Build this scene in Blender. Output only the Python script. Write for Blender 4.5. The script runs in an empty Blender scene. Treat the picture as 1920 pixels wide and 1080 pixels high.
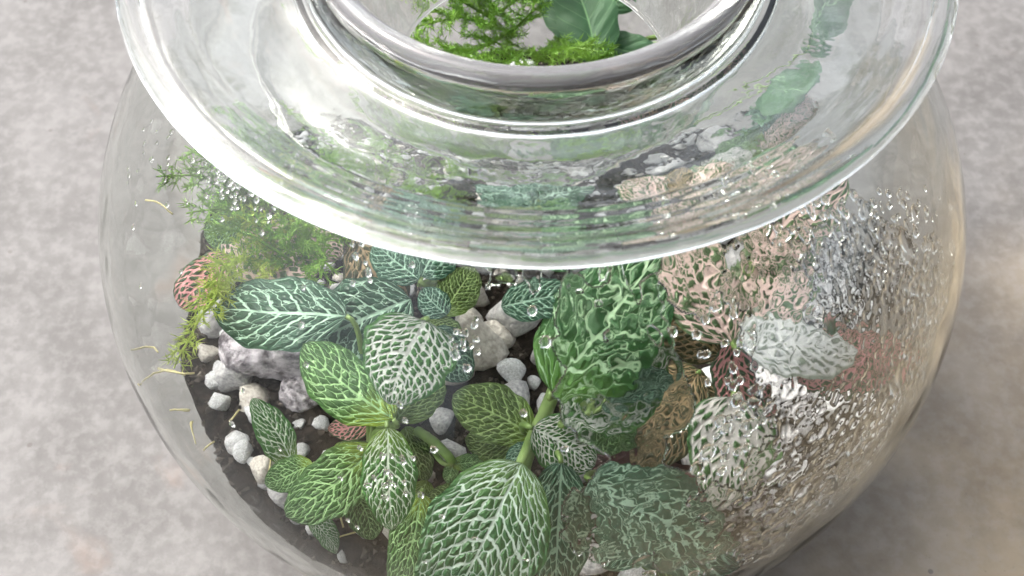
import bpy, math, random
import numpy as np
from mathutils import Vector, Matrix
from math import radians as RAD, pi, sin, cos

# ------------------------------------------------------------------ camera, world, sun, exposure
S = 0.12                       # all lengths below are in jar radii; one jar radius is 12 cm
scene = bpy.context.scene
COL = scene.collection
TH = RAD(54.3)
CAMP = Vector((-0.045, -2.077, 2.59))
FPX = 2600.0
cd = bpy.data.cameras.new("camera")
cam = bpy.data.objects.new("camera", cd)
COL.objects.link(cam)
cd.sensor_width = 36
cd.lens = FPX / 1920 * 36
cam.location = CAMP * S
cam.rotation_euler = (pi / 2 - TH, 0, 0)
cd.clip_start = 0.01
cd.clip_end = 3000
cd.dof.use_dof = True
cd.dof.focus_distance = 3.0 * S
cd.dof.aperture_fstop = 24
scene.camera = cam

SUN_EL, SUN_AZ = RAD(56), RAD(-62)          # azimuth from +Y towards +X; negative is left
world = bpy.data.worlds.new("World")
scene.world = world
world.use_nodes = True
wn = world.node_tree
bg = wn.nodes["Background"]
sky = wn.nodes.new("ShaderNodeTexSky")
sky.sky_type = 'NISHITA'
sky.sun_disc = False
sky.sun_elevation = SUN_EL
sky.sun_rotation = SUN_AZ
sky.dust_density = 6
sky.air_density = 1.2
hs = wn.nodes.new("ShaderNodeHueSaturation")
hs.inputs['Saturation'].default_value = 0.38
wn.links.new(sky.outputs[0], hs.inputs['Color'])
wn.links.new(hs.outputs[0], bg.inputs[0])
bg.inputs[1].default_value = 0.15
sd = bpy.data.lights.new("sun", 'SUN')
sd.energy = 0.75
sd.angle = RAD(16)
sd.color = (1, .95, .88)
sun = bpy.data.objects.new("sun", sd)
COL.objects.link(sun)
sdir = Vector((sin(SUN_AZ) * cos(SUN_EL), cos(SUN_AZ) * cos(SUN_EL), sin(SUN_EL)))
sun.rotation_euler = sdir.to_track_quat('Z', 'Y').to_euler()
scene.view_settings.view_transform = 'Standard'
scene.view_settings.look = 'None'
scene.view_settings.exposure = 1.64
cy = scene.cycles
cy.max_bounces = 22
cy.transmission_bounces = 20
cy.glossy_bounces = 8
cy.diffuse_bounces = 4
cy.transparent_max_bounces = 12
cy.caustics_reflective = True
cy.caustics_refractive = True
cy.blur_glossy = 0.3
cy.sample_clamp_indirect = 40
cy.use_denoising = True

# ------------------------------------------------------------------ helpers
rnd = random.Random(7)
npr = np.random.default_rng(5)
H = 0.844
FW = Vector((0, cos(TH), -sin(TH)))
UP = Vector((0, sin(TH), cos(TH)))


def ray(px, py):
    return (FW * FPX + Vector((1, 0, 0)) * (px - 960) + UP * (540 - py)).normalized()


def inside(p, m=.93):
    z = p.z / H
    return p.x * p.x + p.y * p.y + z * z < m * m


def at(px, py, z):
    """a place in the jar at height z, kept inside the glass"""
    d = ray(px, py)
    t = (z - CAMP.z) / d.z
    p = CAMP + d * t
    if inside(p):
        return p
    for k in range(1, 200):
        for sgn in (1, -1):
            q = CAMP + d * (t + sgn * k * .01)
            if inside(q):
                return q
    return p


def mesh_obj(name, verts, faces, mat=None, parent=None, smooth=True, uv=None, attr=None):
    me = bpy.data.meshes.new(name)
    me.from_pydata([tuple(v) for v in verts], [], faces)
    me.update()
    if smooth:
        me.polygons.foreach_set('use_smooth', [True] * len(me.polygons))
    if uv is not None:
        l = me.uv_layers.new(name='UVMap')
        idx = np.zeros(len(me.loops), dtype=np.int32)
        me.loops.foreach_get('vertex_index', idx)
        l.data.foreach_set('uv', np.asarray(uv, dtype=np.float32)[idx].ravel())
    if mat:
        me.materials.append(mat)
    o = bpy.data.objects.new(name, me)
    COL.objects.link(o)
    if parent:
        o.parent = parent
    return o


def np_mesh(name, V, F, mat, smooth=True):
    """V (n,3), F (m,4) quads, numpy"""
    me = bpy.data.meshes.new(name)
    me.vertices.add(len(V))
    me.vertices.foreach_set('co', V.astype(np.float32).ravel())
    m, k = F.shape
    me.loops.add(m * k)
    me.loops.foreach_set('vertex_index', F.astype(np.int32).ravel())
    me.polygons.add(m)
    me.polygons.foreach_set('loop_start', np.arange(m, dtype=np.int32) * k)
    me.update(calc_edges=True)
    me.validate()
    if smooth:
        me.polygons.foreach_set('use_smooth', [True] * len(me.polygons))
    me.materials.append(mat)
    o = bpy.data.objects.new(name, me)
    COL.objects.link(o)
    return o


def tag(o, label=None, cat=None, group=None, kind=None):
    if label: o['label'] = label
    if cat: o['category'] = cat
    if group: o['group'] = group
    if kind: o['kind'] = kind
    return o


def empty(name, loc, label, cat, group=None):
    o = bpy.data.objects.new(name, None)
    o.empty_display_size = .01
    COL.objects.link(o)
    o.location = loc
    return tag(o, label, cat, group)


def lathe(prof, n=256, closed=True):
    """closed profile [(r,z)..]; points with r==0 are poles"""
    V = []
    F = []
    ring = []
    for (r, z) in prof:
        if r < 1e-9:
            ring.append([len(V)])
            V.append((0, 0, z))
        else:
            b = len(V)
            for k in range(n):
                a = 2 * pi * k / n
                V.append((r * cos(a), r * sin(a), z))
            ring.append(list(range(b, b + n)))
    m = len(prof)
    for i in range(m if closed else m - 1):
        A, B = ring[i], ring[(i + 1) % m]
        if len(A) == 1 and len(B) == 1:
            continue
        for k in range(n):
            k2 = (k + 1) % n
            if len(A) == 1:
                F.append((A[0], B[k2], B[k]))
            elif len(B) == 1:
                F.append((A[k], A[k2], B[0]))
            else:
                F.append((A[k], A[k2], B[k2], B[k]))
    return V, F


def tube(pts, rad, seg=6):
    V, F = [], []
    pts = [Vector(p) for p in pts]
    n = len(pts)
    for i, p in enumerate(pts):
        t = (pts[min(i + 1, n - 1)] - pts[max(i - 1, 0)]).normalized()
        a = t.orthogonal().normalized() if i == 0 else (a - t * a.dot(t)).normalized()
        b = t.cross(a)
        r = rad(i / (n - 1)) if callable(rad) else rad
        for k in range(seg):
            w = 2 * pi * k / seg
            V.append(p + a * (r * cos(w)) + b * (r * sin(w)))
    for i in range(n - 1):
        for k in range(seg):
            k2 = (k + 1) % seg
            F.append((i * seg + k, i * seg + k2, (i + 1) * seg + k2, (i + 1) * seg + k))
    F.append(tuple(range(seg))[::-1])
    F.append(tuple(range((n - 1) * seg, n * seg)))
    return V, F


# ------------------------------------------------------------------ node helpers
class NT:
    def __init__(self, name):
        self.m = bpy.data.materials.new(name)
        self.m.use_nodes = True
        self.t = self.m.node_tree
        self.t.nodes.clear()
        self.out = self.n('OutputMaterial')

    def n(self, typ, **kw):
        nd = self.t.nodes.new('ShaderNode' + typ)
        for k, v in kw.items():
            setattr(nd, k, v)
        return nd

    def L(self, a, b):
        self.t.links.new(a, b)

    def put(self, sock, v):
        if isinstance(v, (int, float)):
            sock.default_value = v
        elif isinstance(v, (tuple, list)):
            sock.default_value = (*v, 1) if len(v) == 3 and sock.type == 'RGBA' else v
        else:
            self.L(v, sock)

    def math(self, op, a, b=None, c=None, clamp=False):
        nd = self.n('Math', operation=op, use_clamp=clamp)
        for i, v in enumerate((a, b, c)):
            if v is not None:
                self.put(nd.inputs[i], v)
        return nd.outputs[0]

    def mix(self, f, a, b):
        nd = self.n('Mix', data_type='RGBA')
        self.put(nd.inputs[0], f)
        self.put(nd.inputs[6], a)
        self.put(nd.inputs[7], b)
        return nd.outputs[2]

    def smooth(self, v, lo, hi):
        nd = self.n('MapRange', interpolation_type='SMOOTHSTEP')
        self.put(nd.inputs[0], v)
        self.put(nd.inputs[1], lo)
        self.put(nd.inputs[2], hi)
        return nd.outputs[0]

    def noise(self, vec, scale, detail=3, rough=.5, dist=0):
        nd = self.n('TexNoise')
        self.put(nd.inputs['Vector'], vec)
        nd.inputs['Scale'].default_value = scale
        nd.inputs['Detail'].default_value = detail
        nd.inputs['Roughness'].default_value = rough
        nd.inputs['Distortion'].default_value = dist
        return nd.outputs['Fac']

    def coord(self, which='Object'):
        return self.n('TexCoord').outputs[which]

    def bump(self, h, dist, strength=1.0):
        nd = self.n('Bump')
        self.put(nd.inputs['Height'], h)
        nd.inputs['Distance'].default_value = dist
        nd.inputs['Strength'].default_value = strength
        return nd.outputs[0]

    def pbsdf(self, **kw):
        nd = self.n('BsdfPrincipled')
        for k, v in kw.items():
            self.put(nd.inputs[k.replace('_', ' ')], v)
        self.L(nd.outputs[0], self.out.inputs[0])
        return nd


def mat_glass():
    m = NT('clear_glass')
    g = m.n('BsdfGlass')
    g.inputs['IOR'].default_value = 1.32
    g.inputs['Roughness'].default_value = 0.0
    g.inputs['Color'].default_value = (.985, .995, .99, 1)
    co = m.coord()
    h = m.noise(co, 3 / S, 2)
    m.L(m.bump(h, .0012), g.inputs['Normal'])
    m.L(g.outputs[0], m.out.inputs[0])
    va = m.n('VolumeAbsorption')
    va.inputs['Color'].default_value = (.42, .41, .37, 1)
    va.inputs['Density'].default_value = 40.0
    m.L(va.outputs[0], m.out.inputs['Volume'])
    return m.m


def mat_rim_glass():
    m = NT('thick_pressed_glass')
    g = m.n('BsdfGlass')
    g.inputs['IOR'].default_value = 1.47
    g.inputs['Roughness'].default_value = 0.0
    g.inputs['Color'].default_value = (.975, .985, .98, 1)
    co = m.coord()
    h = m.math('ADD', m.noise(co, 4 / S, 2), m.math('MULTIPLY', m.noise(co, 26 / S, 2), .05))
    m.L(m.bump(h, .0016), g.inputs['Normal'])
    m.L(g.outputs[0], m.out.inputs[0])
    va = m.n('VolumeAbsorption')
    va.inputs['Color'].default_value = (.42, .41, .37, 1)
    va.inputs['Density'].default_value = 11.0
    m.L(va.outputs[0], m.out.inputs['Volume'])
    return m.m


def mat_lip():
    m = NT('silver_sheen_lip')
    g = m.n('BsdfGlass')
    g.inputs['IOR'].default_value = 1.5
    g.inputs['Roughness'].default_value = 0.09
    g.inputs['Color'].default_value = (.99, .985, 1, 1)
    df = m.n('BsdfDiffuse')
    df.inputs[0].default_value = (.80, .79, .82, 1)
    mx = m.n('MixShader')
    mx.inputs[0].default_value = .14  # white share stands in for the lip's silvery sky reflection
    m.L(g.outputs[0], mx.inputs[1]); m.L(df.outputs[0], mx.inputs[2])
    m.L(mx.outputs[0], m.out.inputs[0])
    va = m.n('VolumeAbsorption')
    va.inputs['Color'].default_value = (.42, .41, .37, 1)
    va.inputs['Density'].default_value = 11.0
    m.L(va.outputs[0], m.out.inputs['Volume'])
    return m.m


def mat_water():
    m = NT('water_drops')
    g = m.n('BsdfGlass')
    g.inputs['IOR'].default_value = 1.33
    g.inputs['Color'].default_value = (1, 1, 1, 1)
    m.L(g.outputs[0], m.out.inputs[0])
    return m.m


def mat_leaf(name, g1, g2, vein, N=7, M=4.2, net=.10, side=.10, mid=.05, base=None, netc=.75, rough=.42):
    """netted leaf: midrib, arching side veins and a net of small veins, all from the leaf's own UV"""
    m = NT(name)
    uv = m.n('SeparateXYZ')
    m.L(m.coord('UV'), uv.inputs[0])
    u = uv.outputs[0]
    v = m.math('MULTIPLY_ADD', uv.outputs[1], 2.0, -1.0)
    oi = m.n('ObjectInfo').outputs['Random']
    cv = m.n('CombineXYZ')
    m.put(cv.inputs[0], m.math('MULTIPLY', u, 1.6)); m.put(cv.inputs[1], v); m.put(cv.inputs[2], m.math('MULTIPLY', oi, 37.0))
    nz = m.noise(cv.outputs[0], 3.2, 2)
    nz2 = m.noise(cv.outputs[0], 9.0, 2)
    av = m.math('ABSOLUTE', v)
    arc = m.math('MULTIPLY', m.math('POWER', av, 1.2), .31)
    w = m.math('SUBTRACT', u, arc)
    w = m.math('ADD', w, m.math('MULTIPLY', m.math('SUBTRACT', nz, .5), .10))
    w = m.math('ADD', w, m.math('MULTIPLY', m.math('SUBTRACT', nz2, .5), .035))
    w = m.math('ADD', w, m.math('MULTIPLY', m.math('SIGN', v), .014))
    wN = m.math('MULTIPLY', w, m.math('MULTIPLY_ADD', oi, N * .35, N * .82))
    fr = m.math('SUBTRACT', m.math('FRACT', m.math('ADD', wN, 20.0)), .5)
    dside = m.math('ABSOLUTE', fr)
    sw = m.math('MULTIPLY_ADD', av, -side * .55, side)
    s_side = m.math('SUBTRACT', 1.0, m.smooth(dside, m.math('MULTIPLY', sw, .55), sw))
    mw = m.math('MULTIPLY_ADD', u, -mid * .7, mid)
    s_mid = m.math('SUBTRACT', 1.0, m.smooth(av, m.math('MULTIPLY', mw, .6), m.math('MULTIPLY', mw, 1.3)))
    c2 = m.n('CombineXYZ')
    m.put(c2.inputs[0], m.math('MULTIPLY_ADD', wN, 2.0, .76))
    m.put(c2.inputs[1], m.math('ADD', m.math('MULTIPLY', v, float(M) * 1.22), m.math('MULTIPLY', nz2, 1.1)))
    m.put(c2.inputs[2], 0.0)
    vo = m.n('TexVoronoi', feature='DISTANCE_TO_EDGE', voronoi_dimensions='2D')
    m.L(c2.outputs[0], vo.inputs['Vector'])
    vo.inputs['Scale'].default_value = 1.0
    vo.inputs['Randomness'].default_value = .52
    vd = vo.outputs['Distance']
    nw = m.math('MULTIPLY', m.math('MULTIPLY_ADD', nz, 1.6, .15), net)
    s_net = m.math('MULTIPLY', m.math('SUBTRACT', 1.0, m.smooth(vd, m.math('MULTIPLY', nw, .35), nw)), netc)
    edge = m.math('SUBTRACT', 1.0, m.smooth(av, .86, .95))
    s = m.math('MAXIMUM', s_side, s_net)
    s = m.math('MULTIPLY', s, edge)
    s = m.math('MAXIMUM', s, s_mid, clamp=True)
    g = m.mix(nz, g1, g2)
    if base:
        g = m.mix(m.math('SUBTRACT', 1.0, m.smooth(u, .0, .38)), g, base)
    g = m.mix(m.math('MULTIPLY', m.smooth(vd, .1, .5), .35), g, tuple(c * .55 for c in g1))
    vv = m.mix(m.math('MULTIPLY', nz2, .3), vein, g2)
    col = m.mix(s, g, vv)
    hgt = m.math('SUBTRACT', m.smooth(vd, .0, .45), m.math('MULTIPLY', s, .5))
    p = m.pbsdf(Base_Color=col, Roughness=rough)
    p.inputs['Specular IOR Level'].default_value = .4
    m.L(m.bump(hgt, .0006, .8), p.inputs['Normal'])
    tr = m.n('BsdfTranslucent')
    m.L(col, tr.inputs[0])
    mx = m.n('MixShader')
    mx.inputs[0].default_value = .22
    m.L(p.outputs[0], mx.inputs[1]); m.L(tr.outputs[0], mx.inputs[2])
    m.L(mx.outputs[0], m.out.inputs[0])
    return m.m


def mat_plain(name, c1, c2, scale=8, rough=.5, bumpd=.0004, trans=0, rib=None):
    m = NT(name)
    co = m.coord()
    nz = m.noise(co, scale / S, 5, .6)
    col = m.mix(m.smooth(nz, .3, .7), c1, c2)
    if rib:
        uv = m.n('SeparateXYZ')
        m.L(m.coord('UV'), uv.inputs[0])
        av = m.math('ABSOLUTE', m.math('MULTIPLY_ADD', uv.outputs[1], 2.0, -1.0))
        col = m.mix(m.math('SUBTRACT', 1.0, m.smooth(av, .012, .04)), col, rib)
        w = m.math('SUBTRACT', uv.outputs[0], m.math('MULTIPLY', av, .3))
        fr = m.math('ABSOLUTE', m.math('SUBTRACT', m.math('FRACT', m.math('MULTIPLY_ADD', w, 6.0, 10.0)), .5))
        col = m.mix(m.math('MULTIPLY', m.math('SUBTRACT', 1.0, m.smooth(fr, .01, .05)), .35), col, rib)
    p = m.pbsdf(Base_Color=col, Roughness=rough)
    if 'soil' in name or 'rock' in name: p.inputs['Specular IOR Level'].default_value = .08
    m.L(m.bump(nz, bumpd), p.inputs['Normal'])
    if trans:
        tr = m.n('BsdfTranslucent')
        m.L(col, tr.inputs[0])
        mx = m.n('MixShader')
        mx.inputs[0].default_value = trans
        m.L(p.outputs[0], mx.inputs[1]); m.L(tr.outputs[0], mx.inputs[2])
        m.L(mx.outputs[0], m.out.inputs[0])
    return m.m


def mat_floor():
    m = NT('worn_concrete')
    co = m.coord()
    big = m.noise(co, .9 / S, 4, .55)
    mid = m.noise(co, 4 / S, 6, .62)
    fine = m.noise(co, 26 / S, 4, .6)
    sx = m.n('SeparateXYZ')
    m.L(co, sx.inputs[0])
    # the slab is warmer and lighter towards the front right
    gx = m.math('ADD', m.math('MULTIPLY', sx.outputs[0], .42 / S), m.math('MULTIPLY', sx.outputs[1], -.55 / S))
    gx = m.math('ADD', gx, m.math('MULTIPLY', m.math('SUBTRACT', big, .5), 1.6))
    warm = m.smooth(gx, .02, 1.0)
    a = m.mix(m.smooth(m.math('ADD', m.math('MULTIPLY', mid, .75), m.math('MULTIPLY', fine, .25)), .33, .67), (.082, .078, .076), (.132, .128, .126))
    b = m.mix(m.smooth(mid, .34, .66), (.160, .124, .078), (.245, .196, .132))
    c = m.mix(warm, a, b)
    st = m.noise(co, 2.1 / S, 5, .6, .6)
    c = m.mix(m.math('MULTIPLY', m.smooth(st, .60, .74), .28), c, (.21, .12, .08))
    st2 = m.noise(co, 1.5 / S, 5, .65, .8)
    c = m.mix(m.math('MULTIPLY', m.smooth(st2, .58, .72), .40), c, (.08, .07, .07))
    vo = m.n('TexVoronoi')
    m.L(co, vo.inputs['Vector'])
    vo.inputs['Scale'].default_value = 11 / S
    sp = m.math('MULTIPLY', m.math('LESS_THAN', vo.outputs['Distance'], .085), m.smooth(mid, .5, .56))
    c = m.mix(m.math('MULTIPLY', sp, .7), c, (.06, .05, .045))
    c = m.mix(m.math('MULTIPLY', m.smooth(fine, .42, .66), .15), c, (.26, .25, .25))
    grit = m.noise(co, 70 / S, 3, .6)
    c = m.mix(m.math('MULTIPLY', m.smooth(grit, .62, .76), .3), c, (.05, .045, .04))
    p = m.pbsdf(Base_Color=c, Roughness=.62)
    m.L(m.bump(m.math('ADD', mid, m.math('MULTIPLY', fine, .4)), .0006), p.inputs['Normal'])
    return m.m


# ------------------------------------------------------------------ the setting
ZF = -.815
fm = mat_floor()
V, F = [], []
for i in range(41):
    for j in range(41):
        V.append(((i - 20) * 5.0, (j - 16) * 5.0, ZF))
for i in range(40):
    for j in range(40):
        F.append((i * 41 + j, (i + 1) * 41 + j, (i + 1) * 41 + j + 1, i * 41 + j + 1))
tag(mesh_obj('floor', V, F, fm, smooth=False), 'worn grey concrete floor with rusty and dark stains', None, None, 'structure')


def box(x0, x1, y0, y1, z0, z1):
    V = [(x, y, z) for x in (x0, x1) for y in (y0, y1) for z in (z0, z1)]
    F = [(0, 1, 3, 2), (4, 6, 7, 5), (0, 4, 5, 1), (2, 3, 7, 6), (0, 2, 6, 4), (1, 5, 7, 3)]
    return V, F


m_overhead_baffle = mat_plain('overhead_baffle_grey', (.34, .33, .31), (.42, .40, .38), 1, .7)
m_rear_baffle = mat_plain('plaster', (.30, .30, .28), (.38, .38, .36), 1, .8)
V, F = box(-9, 40, -34, -3, 19, 20)  # unseen slab overhead, added to cut sky light from the front
tag(mesh_obj('overhead_baffle', V, F, m_overhead_baffle, smooth=False), 'overhead baffle added out of view to block sky light', None, None, 'structure')
V, F = box(-9, 40, -35, -34.02, ZF + .02, 19)  # unseen upright slab, added to darken what the bowl mirrors
tag(mesh_obj('rear_baffle', V, F, m_rear_baffle, smooth=False), 'plaster added out of view behind the camera to darken reflections', None, None, 'structure')

# ------------------------------------------------------------------ the jar
GL, RG, WT = mat_glass(), mat_rim_glass(), mat_water()
T = .022
jar = empty('glass_jar', (0, 0, ZF + .002), 'round clear glass jar with wide flared rim standing on the concrete floor', 'glass jar')


def outer_profile():
    p = [(0, -.790), (.25, -.792), (.36, -.808), (.40, -.812), (.44, -.806)]
    t0, t1 = math.asin(-.80 / H * .965), math.asin(.70 / H)
    q = []
    for k in range(60):
        t = t0 + (t1 - t0) * (k / 59)
        q.append((cos(t), H * sin(t)))
    p = p + [r for r in q if r[0] > .47]
    r1, z1 = p[-1]
    # shoulder turning up into the neck
    for k in range(1, 9):
        a = k / 8
        rr = (1 - a) ** 2 * r1 + 2 * (1 - a) * a * .475 + a * a * .455
        zz = (1 - a) ** 2 * z1 + 2 * (1 - a) * a * .735 + a * a * .775
        p.append((rr, zz))
    return p


op = outer_profile()
ip = []
for i, (r, z) in enumerate(op):
    a = op[max(i - 1, 0)]; b = op[min(i + 1, len(op) - 1)]
    dx, dz = b[0] - a[0], b[1] - a[1]
    L_ = math.hypot(dx, dz)
    ip.append((max(0, r - dz / L_ * T), z + dx / L_ * T))
ip[0] = (0, -.790 + T)
ip = [q for q in ip if not (.0 < q[0] < .30)]
V, F = lathe(ip, 320, False)
F = [f[::-1] for f in F]
V2, F2_ = lathe(op, 320, False)
F += [tuple(k + len(V) for k in f) for f in F2_]
V += V2
bowl = mesh_obj('bowl', V, F, GL, jar)

# rim: brim plate with rolled lip, collar rising round the mouth, funnel hanging into the bowl
rp = []


def arcp(cx, cz, r, a0, a1, n):
    for k in range(n + 1):
        a = RAD(a0 + (a1 - a0) * k / n)
        rp.append((cx + r * cos(a), cz + r * sin(a)))


rp.append(op[-1])
rp += [(.4552, .7775), (.457, .7805), (.461, .7825), (.468, .7835)]
for k in range(30):
    a = k / 29
    rp.append((.475 + a * .245, .784 - .0004 * sin(a * 20 + 3 * a * a) + .046 * a ** 1.3))
arcp(.763, .852, .024, -122, 140, 22)
for k in range(1, 30):
    a = k / 30
    rp.append((.744 - a * .094, .867 - .036 * a - .0006 * sin(a * 12 + 4 * a * a)))
for k in range(0, 17):
    a = k / 16
    rp.append(((1 - a) ** 2 * .650 + 2 * (1 - a) * a * .462 + a * a * .429, (1 - a) ** 2 * .831 + 2 * (1 - a) * a * .782 + a * a * .868))
NB0 = len(rp)
arcp(.406, .874, .023, -8, 188, 20)
NB1 = len(rp)
for k in range(1, 25):
    a = k / 24
    rp.append((.383 - .105 * a ** 1.25, .870 - .370 * a))
arcp(.287, .497, .009, 200, 340, 6)
for k in range(1, 17):
    a = k / 16
    rp.append((.298 + .092 * a ** .8, .505 + .240 * a))
ie = ip[-1]
for k in range(1, 9):
    a = k / 8
    rp.append(((1 - a) ** 2 * .390 + 2 * (1 - a) * a * .415 + a * a * ie[0], (1 - a) ** 2 * .745 + 2 * (1 - a) * a * .778 + a * a * ie[1]))
V, F = lathe(rp, 320, False)
rim = mesh_obj('rim', V, F, RG, jar)
rim['label'] = 'thick wide flared rim with a raised round mouth'
rim.data.materials.append(mat_lip())
for f in rim.data.polygons:
    if (NB0 - 1) * 320 <= f.index < (NB1 - 1) * 320:
        f.material_index = 1
for o in (bowl, rim):
    o.location = -jar.location
import bmesh
for o in (bowl, rim):
    bm = bmesh.new(); bm.from_mesh(o.data)
    bmesh.ops.remove_doubles(bm, verts=bm.verts, dist=1e-6)
    bm.to_mesh(o.data); bm.free()
    o.data.polygons.foreach_set('use_smooth', [True] * len(o.data.polygons))

# ------------------------------------------------------------------ soil
def vnoise(x, y, seed=0):
    xi = np.floor(x).astype(np.int64); yi = np.floor(y).astype(np.int64)
    fx = x - xi; fy = y - yi
    def g(a, b):
        h = (a * 374761393 + b * 668265263 + seed * 974634777) & 0xffffffff
        h = ((h ^ (h >> 13)) * 1274126177) & 0xffffffff
        return ((h ^ (h >> 16)) & 0xffff) / 65535.0
    u = fx * fx * (3 - 2 * fx); v = fy * fy * (3 - 2 * fy)
    return (g(xi, yi) * (1 - u) + g(xi + 1, yi) * u) * (1 - v) + (g(xi, yi + 1) * (1 - u) + g(xi + 1, yi + 1) * u) * v


def soil_z(x, y):
    x = np.asarray(x, float); y = np.asarray(y, float)
    r = np.sqrt(x * x + y * y)
    return -.36 + .09 * (1 - r * r) + .05 * (vnoise(x * 4 + 9, y * 4 + 3, 1) - .5) + .035 * (vnoise(x * 13 + 50, y * 13 + 50, 2) - .5) \
        + .022 * (vnoise(x * 38 + 50, y * 38 + 50, 3) - .5) + .13 * np.exp(-(x * x + (y - .32) ** 2) / .09)


def wall_r(z, m=.966):
    return m * math.sqrt(max(0, 1 - (z / H) ** 2))


m_soil = mat_plain('potting_soil', (.006, .005, .0045), (.034, .026, .021), 30, .85, .0012)
V, F = [], []
NR, NA = 110, 300
V.append((0, 0, float(soil_z(0, 0))))
for i in range(1, NR + 1):
    for k in range(NA):
        a = 2 * pi * k / NA
        r = .905 * i / NR
        x, y = r * cos(a), r * sin(a)
        z = float(soil_z(x, y))
        if i == NR:
            f = wall_r(z) / r
            x *= f; y *= f
        V.append((x, y, z))
for k in range(NA):
    F.append((0, 1 + k, 1 + (k + 1) % NA))
for i in range(NR - 1):
    for k in range(NA):
        k2 = (k + 1) % NA
        a = 1 + i * NA; b = 1 + (i + 1) * NA
        F.append((a + k, b + k, b + k2, a + k2))
last = 1 + (NR - 1) * NA
for z in (-.5, -.6, -.68, -.74, -.757):
    b = len(V)
    r = wall_r(z, .966)
    if z < -.75: r = .36
    for k in range(NA):
        a = 2 * pi * k / NA
        V.append((r * cos(a), r * sin(a), z))
    for k in range(NA):
        k2 = (k + 1) % NA
        F.append((last + k, b + k, b + k2, last + k2))
    last = b
F.append(tuple(last + k for k in range(NA))[::-1])
soil = mesh_obj('soil', V, F, m_soil)
tag(soil, 'dark moist potting soil filling the lower half of the jar', 'soil', None, 'stuff')

# soil crumbs and grit, too small to count
V, F = [], []
for k in range(5200):
    r = .9 * math.sqrt(rnd.random()); a = rnd.random() * 2 * pi
    x, y = r * cos(a), r * sin(a)
    z = float(soil_z(x, y))
    s = rnd.uniform(.004, .013)
    b = len(V)
    q = [Vector((rnd.gauss(0, 1), rnd.gauss(0, 1), rnd.gauss(0, 1))).normalized() for _ in range(2)]
    M3 = Matrix.Rotation(rnd.random() * 6, 3, q[0])
    for v in ((1, 0, 0), (-1, 0, 0), (0, 1, 0), (0, -1, 0), (0, 0, 1), (0, 0, -1)):
        V.append(Vector((x, y, z + s * .4)) + M3 @ Vector(v) * s * rnd.uniform(.6, 1.2))
    for f in ((0, 2, 4), (2, 1, 4), (1, 3, 4), (3, 0, 4), (2, 0, 5), (1, 2, 5), (3, 1, 5), (0, 3, 5)):
        F.append(tuple(b + j for j in f))
m_crumb = mat_plain('soil_crumbs', (.012, .010, .008), (.12, .10, .085), 11, .8)
tag(mesh_obj('soil_crumbs', V, F, m_crumb, smooth=False), 'loose crumbs and grit lying on the dark soil', 'soil crumbs', None, 'stuff')

# ------------------------------------------------------------------ pebbles and rocks
m_white = mat_plain('white_pebble', (.50, .49, .50), (.90, .90, .92), 9, .7, .0009)
m_grey = mat_plain('grey_pebble', (.30, .29, .30), (.62, .60, .60), 6, .6, .0006)
m_beige = mat_plain('beige_pebble', (.36, .32, .28), (.66, .62, .57), 6, .6, .0006)
m_char = mat_plain('mottled_rock', (.07, .06, .068), (.66, .61, .65), 4, .75, .003)


from mathutils import noise as mnoise


def noise3(v):
    return mnoise.noise(v)


def stone_mesh(seed, sub=3, rough=.22):
    r2 = random.Random(seed)
    bm = bmesh.new()
    bmesh.ops.create_icosphere(bm, subdivisions=sub, radius=1)
    cuts = [(Vector((r2.gauss(0, 1), r2.gauss(0, 1), r2.gauss(0, 1))).normalized(), r2.uniform(.5, .8)) for _ in range(13)]
    ph = [Vector((r2.uniform(2, 4), r2.uniform(2, 4), r2.uniform(2, 4))) for _ in range(3)]
    for v in bm.verts:
        n = v.co.normalized()
        d = 1 + rough * .35 * (sin(n.x * ph[0].x + seed) + sin(n.y * ph[1].y + 2 * seed) + sin(n.z * ph[2].z + 3 * seed))
        for c, h in cuts:
            q = n.dot(c)
            if q * d > h:
                d = d * .1 + .9 * h / q
        d += .035 * noise3(n * 5 + Vector((seed, 0, 0))) + .02 * noise3(n * 13 + Vector((0, seed, 0)))
        v.co = n * d
    me = bpy.data.meshes.new('pebble')
    bm.to_mesh(me); bm.free()
    me.polygons.foreach_set('use_smooth', [True] * len(me.polygons))
    return me


stone_cache = {}


def stone(name, mat, p, size, label, cat='pebble', group=None, squash=.7, seed=None, sub=3):
    k = (seed if seed is not None else rnd.randrange(9), mat.name, sub)
    if k not in stone_cache:
        me = stone_mesh(k[0] + 1, sub)
        me.materials.append(mat)
        stone_cache[k] = me
    o = bpy.data.objects.new(name, stone_cache[k])
    COL.objects.link(o)
    o.location = p
    o.scale = (size, size * rnd.uniform(.75, 1), size * squash)
    o.rotation_euler = (rnd.uniform(-.3, .3), rnd.uniform(-.3, .3), rnd.uniform(0, 6.28))
    return tag(o, label, cat, group)


def on_soil(px, py, lift=0):
    d = ray(px, py)
    t = (-.2 - CAMP.z) / d.z
    for _ in range(8):
        p = CAMP + d * t
        r = math.hypot(p.x, p.y)
        t = (float(soil_z(p.x, p.y)) - CAMP.z) / d.z
    p = CAMP + d * t
    lim = wall_r(p.z, .90)
    r = math.hypot(p.x, p.y)
    if r > lim:
        p.x *= lim / r; p.y *= lim / r
    p.z += lift
    return p


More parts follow.
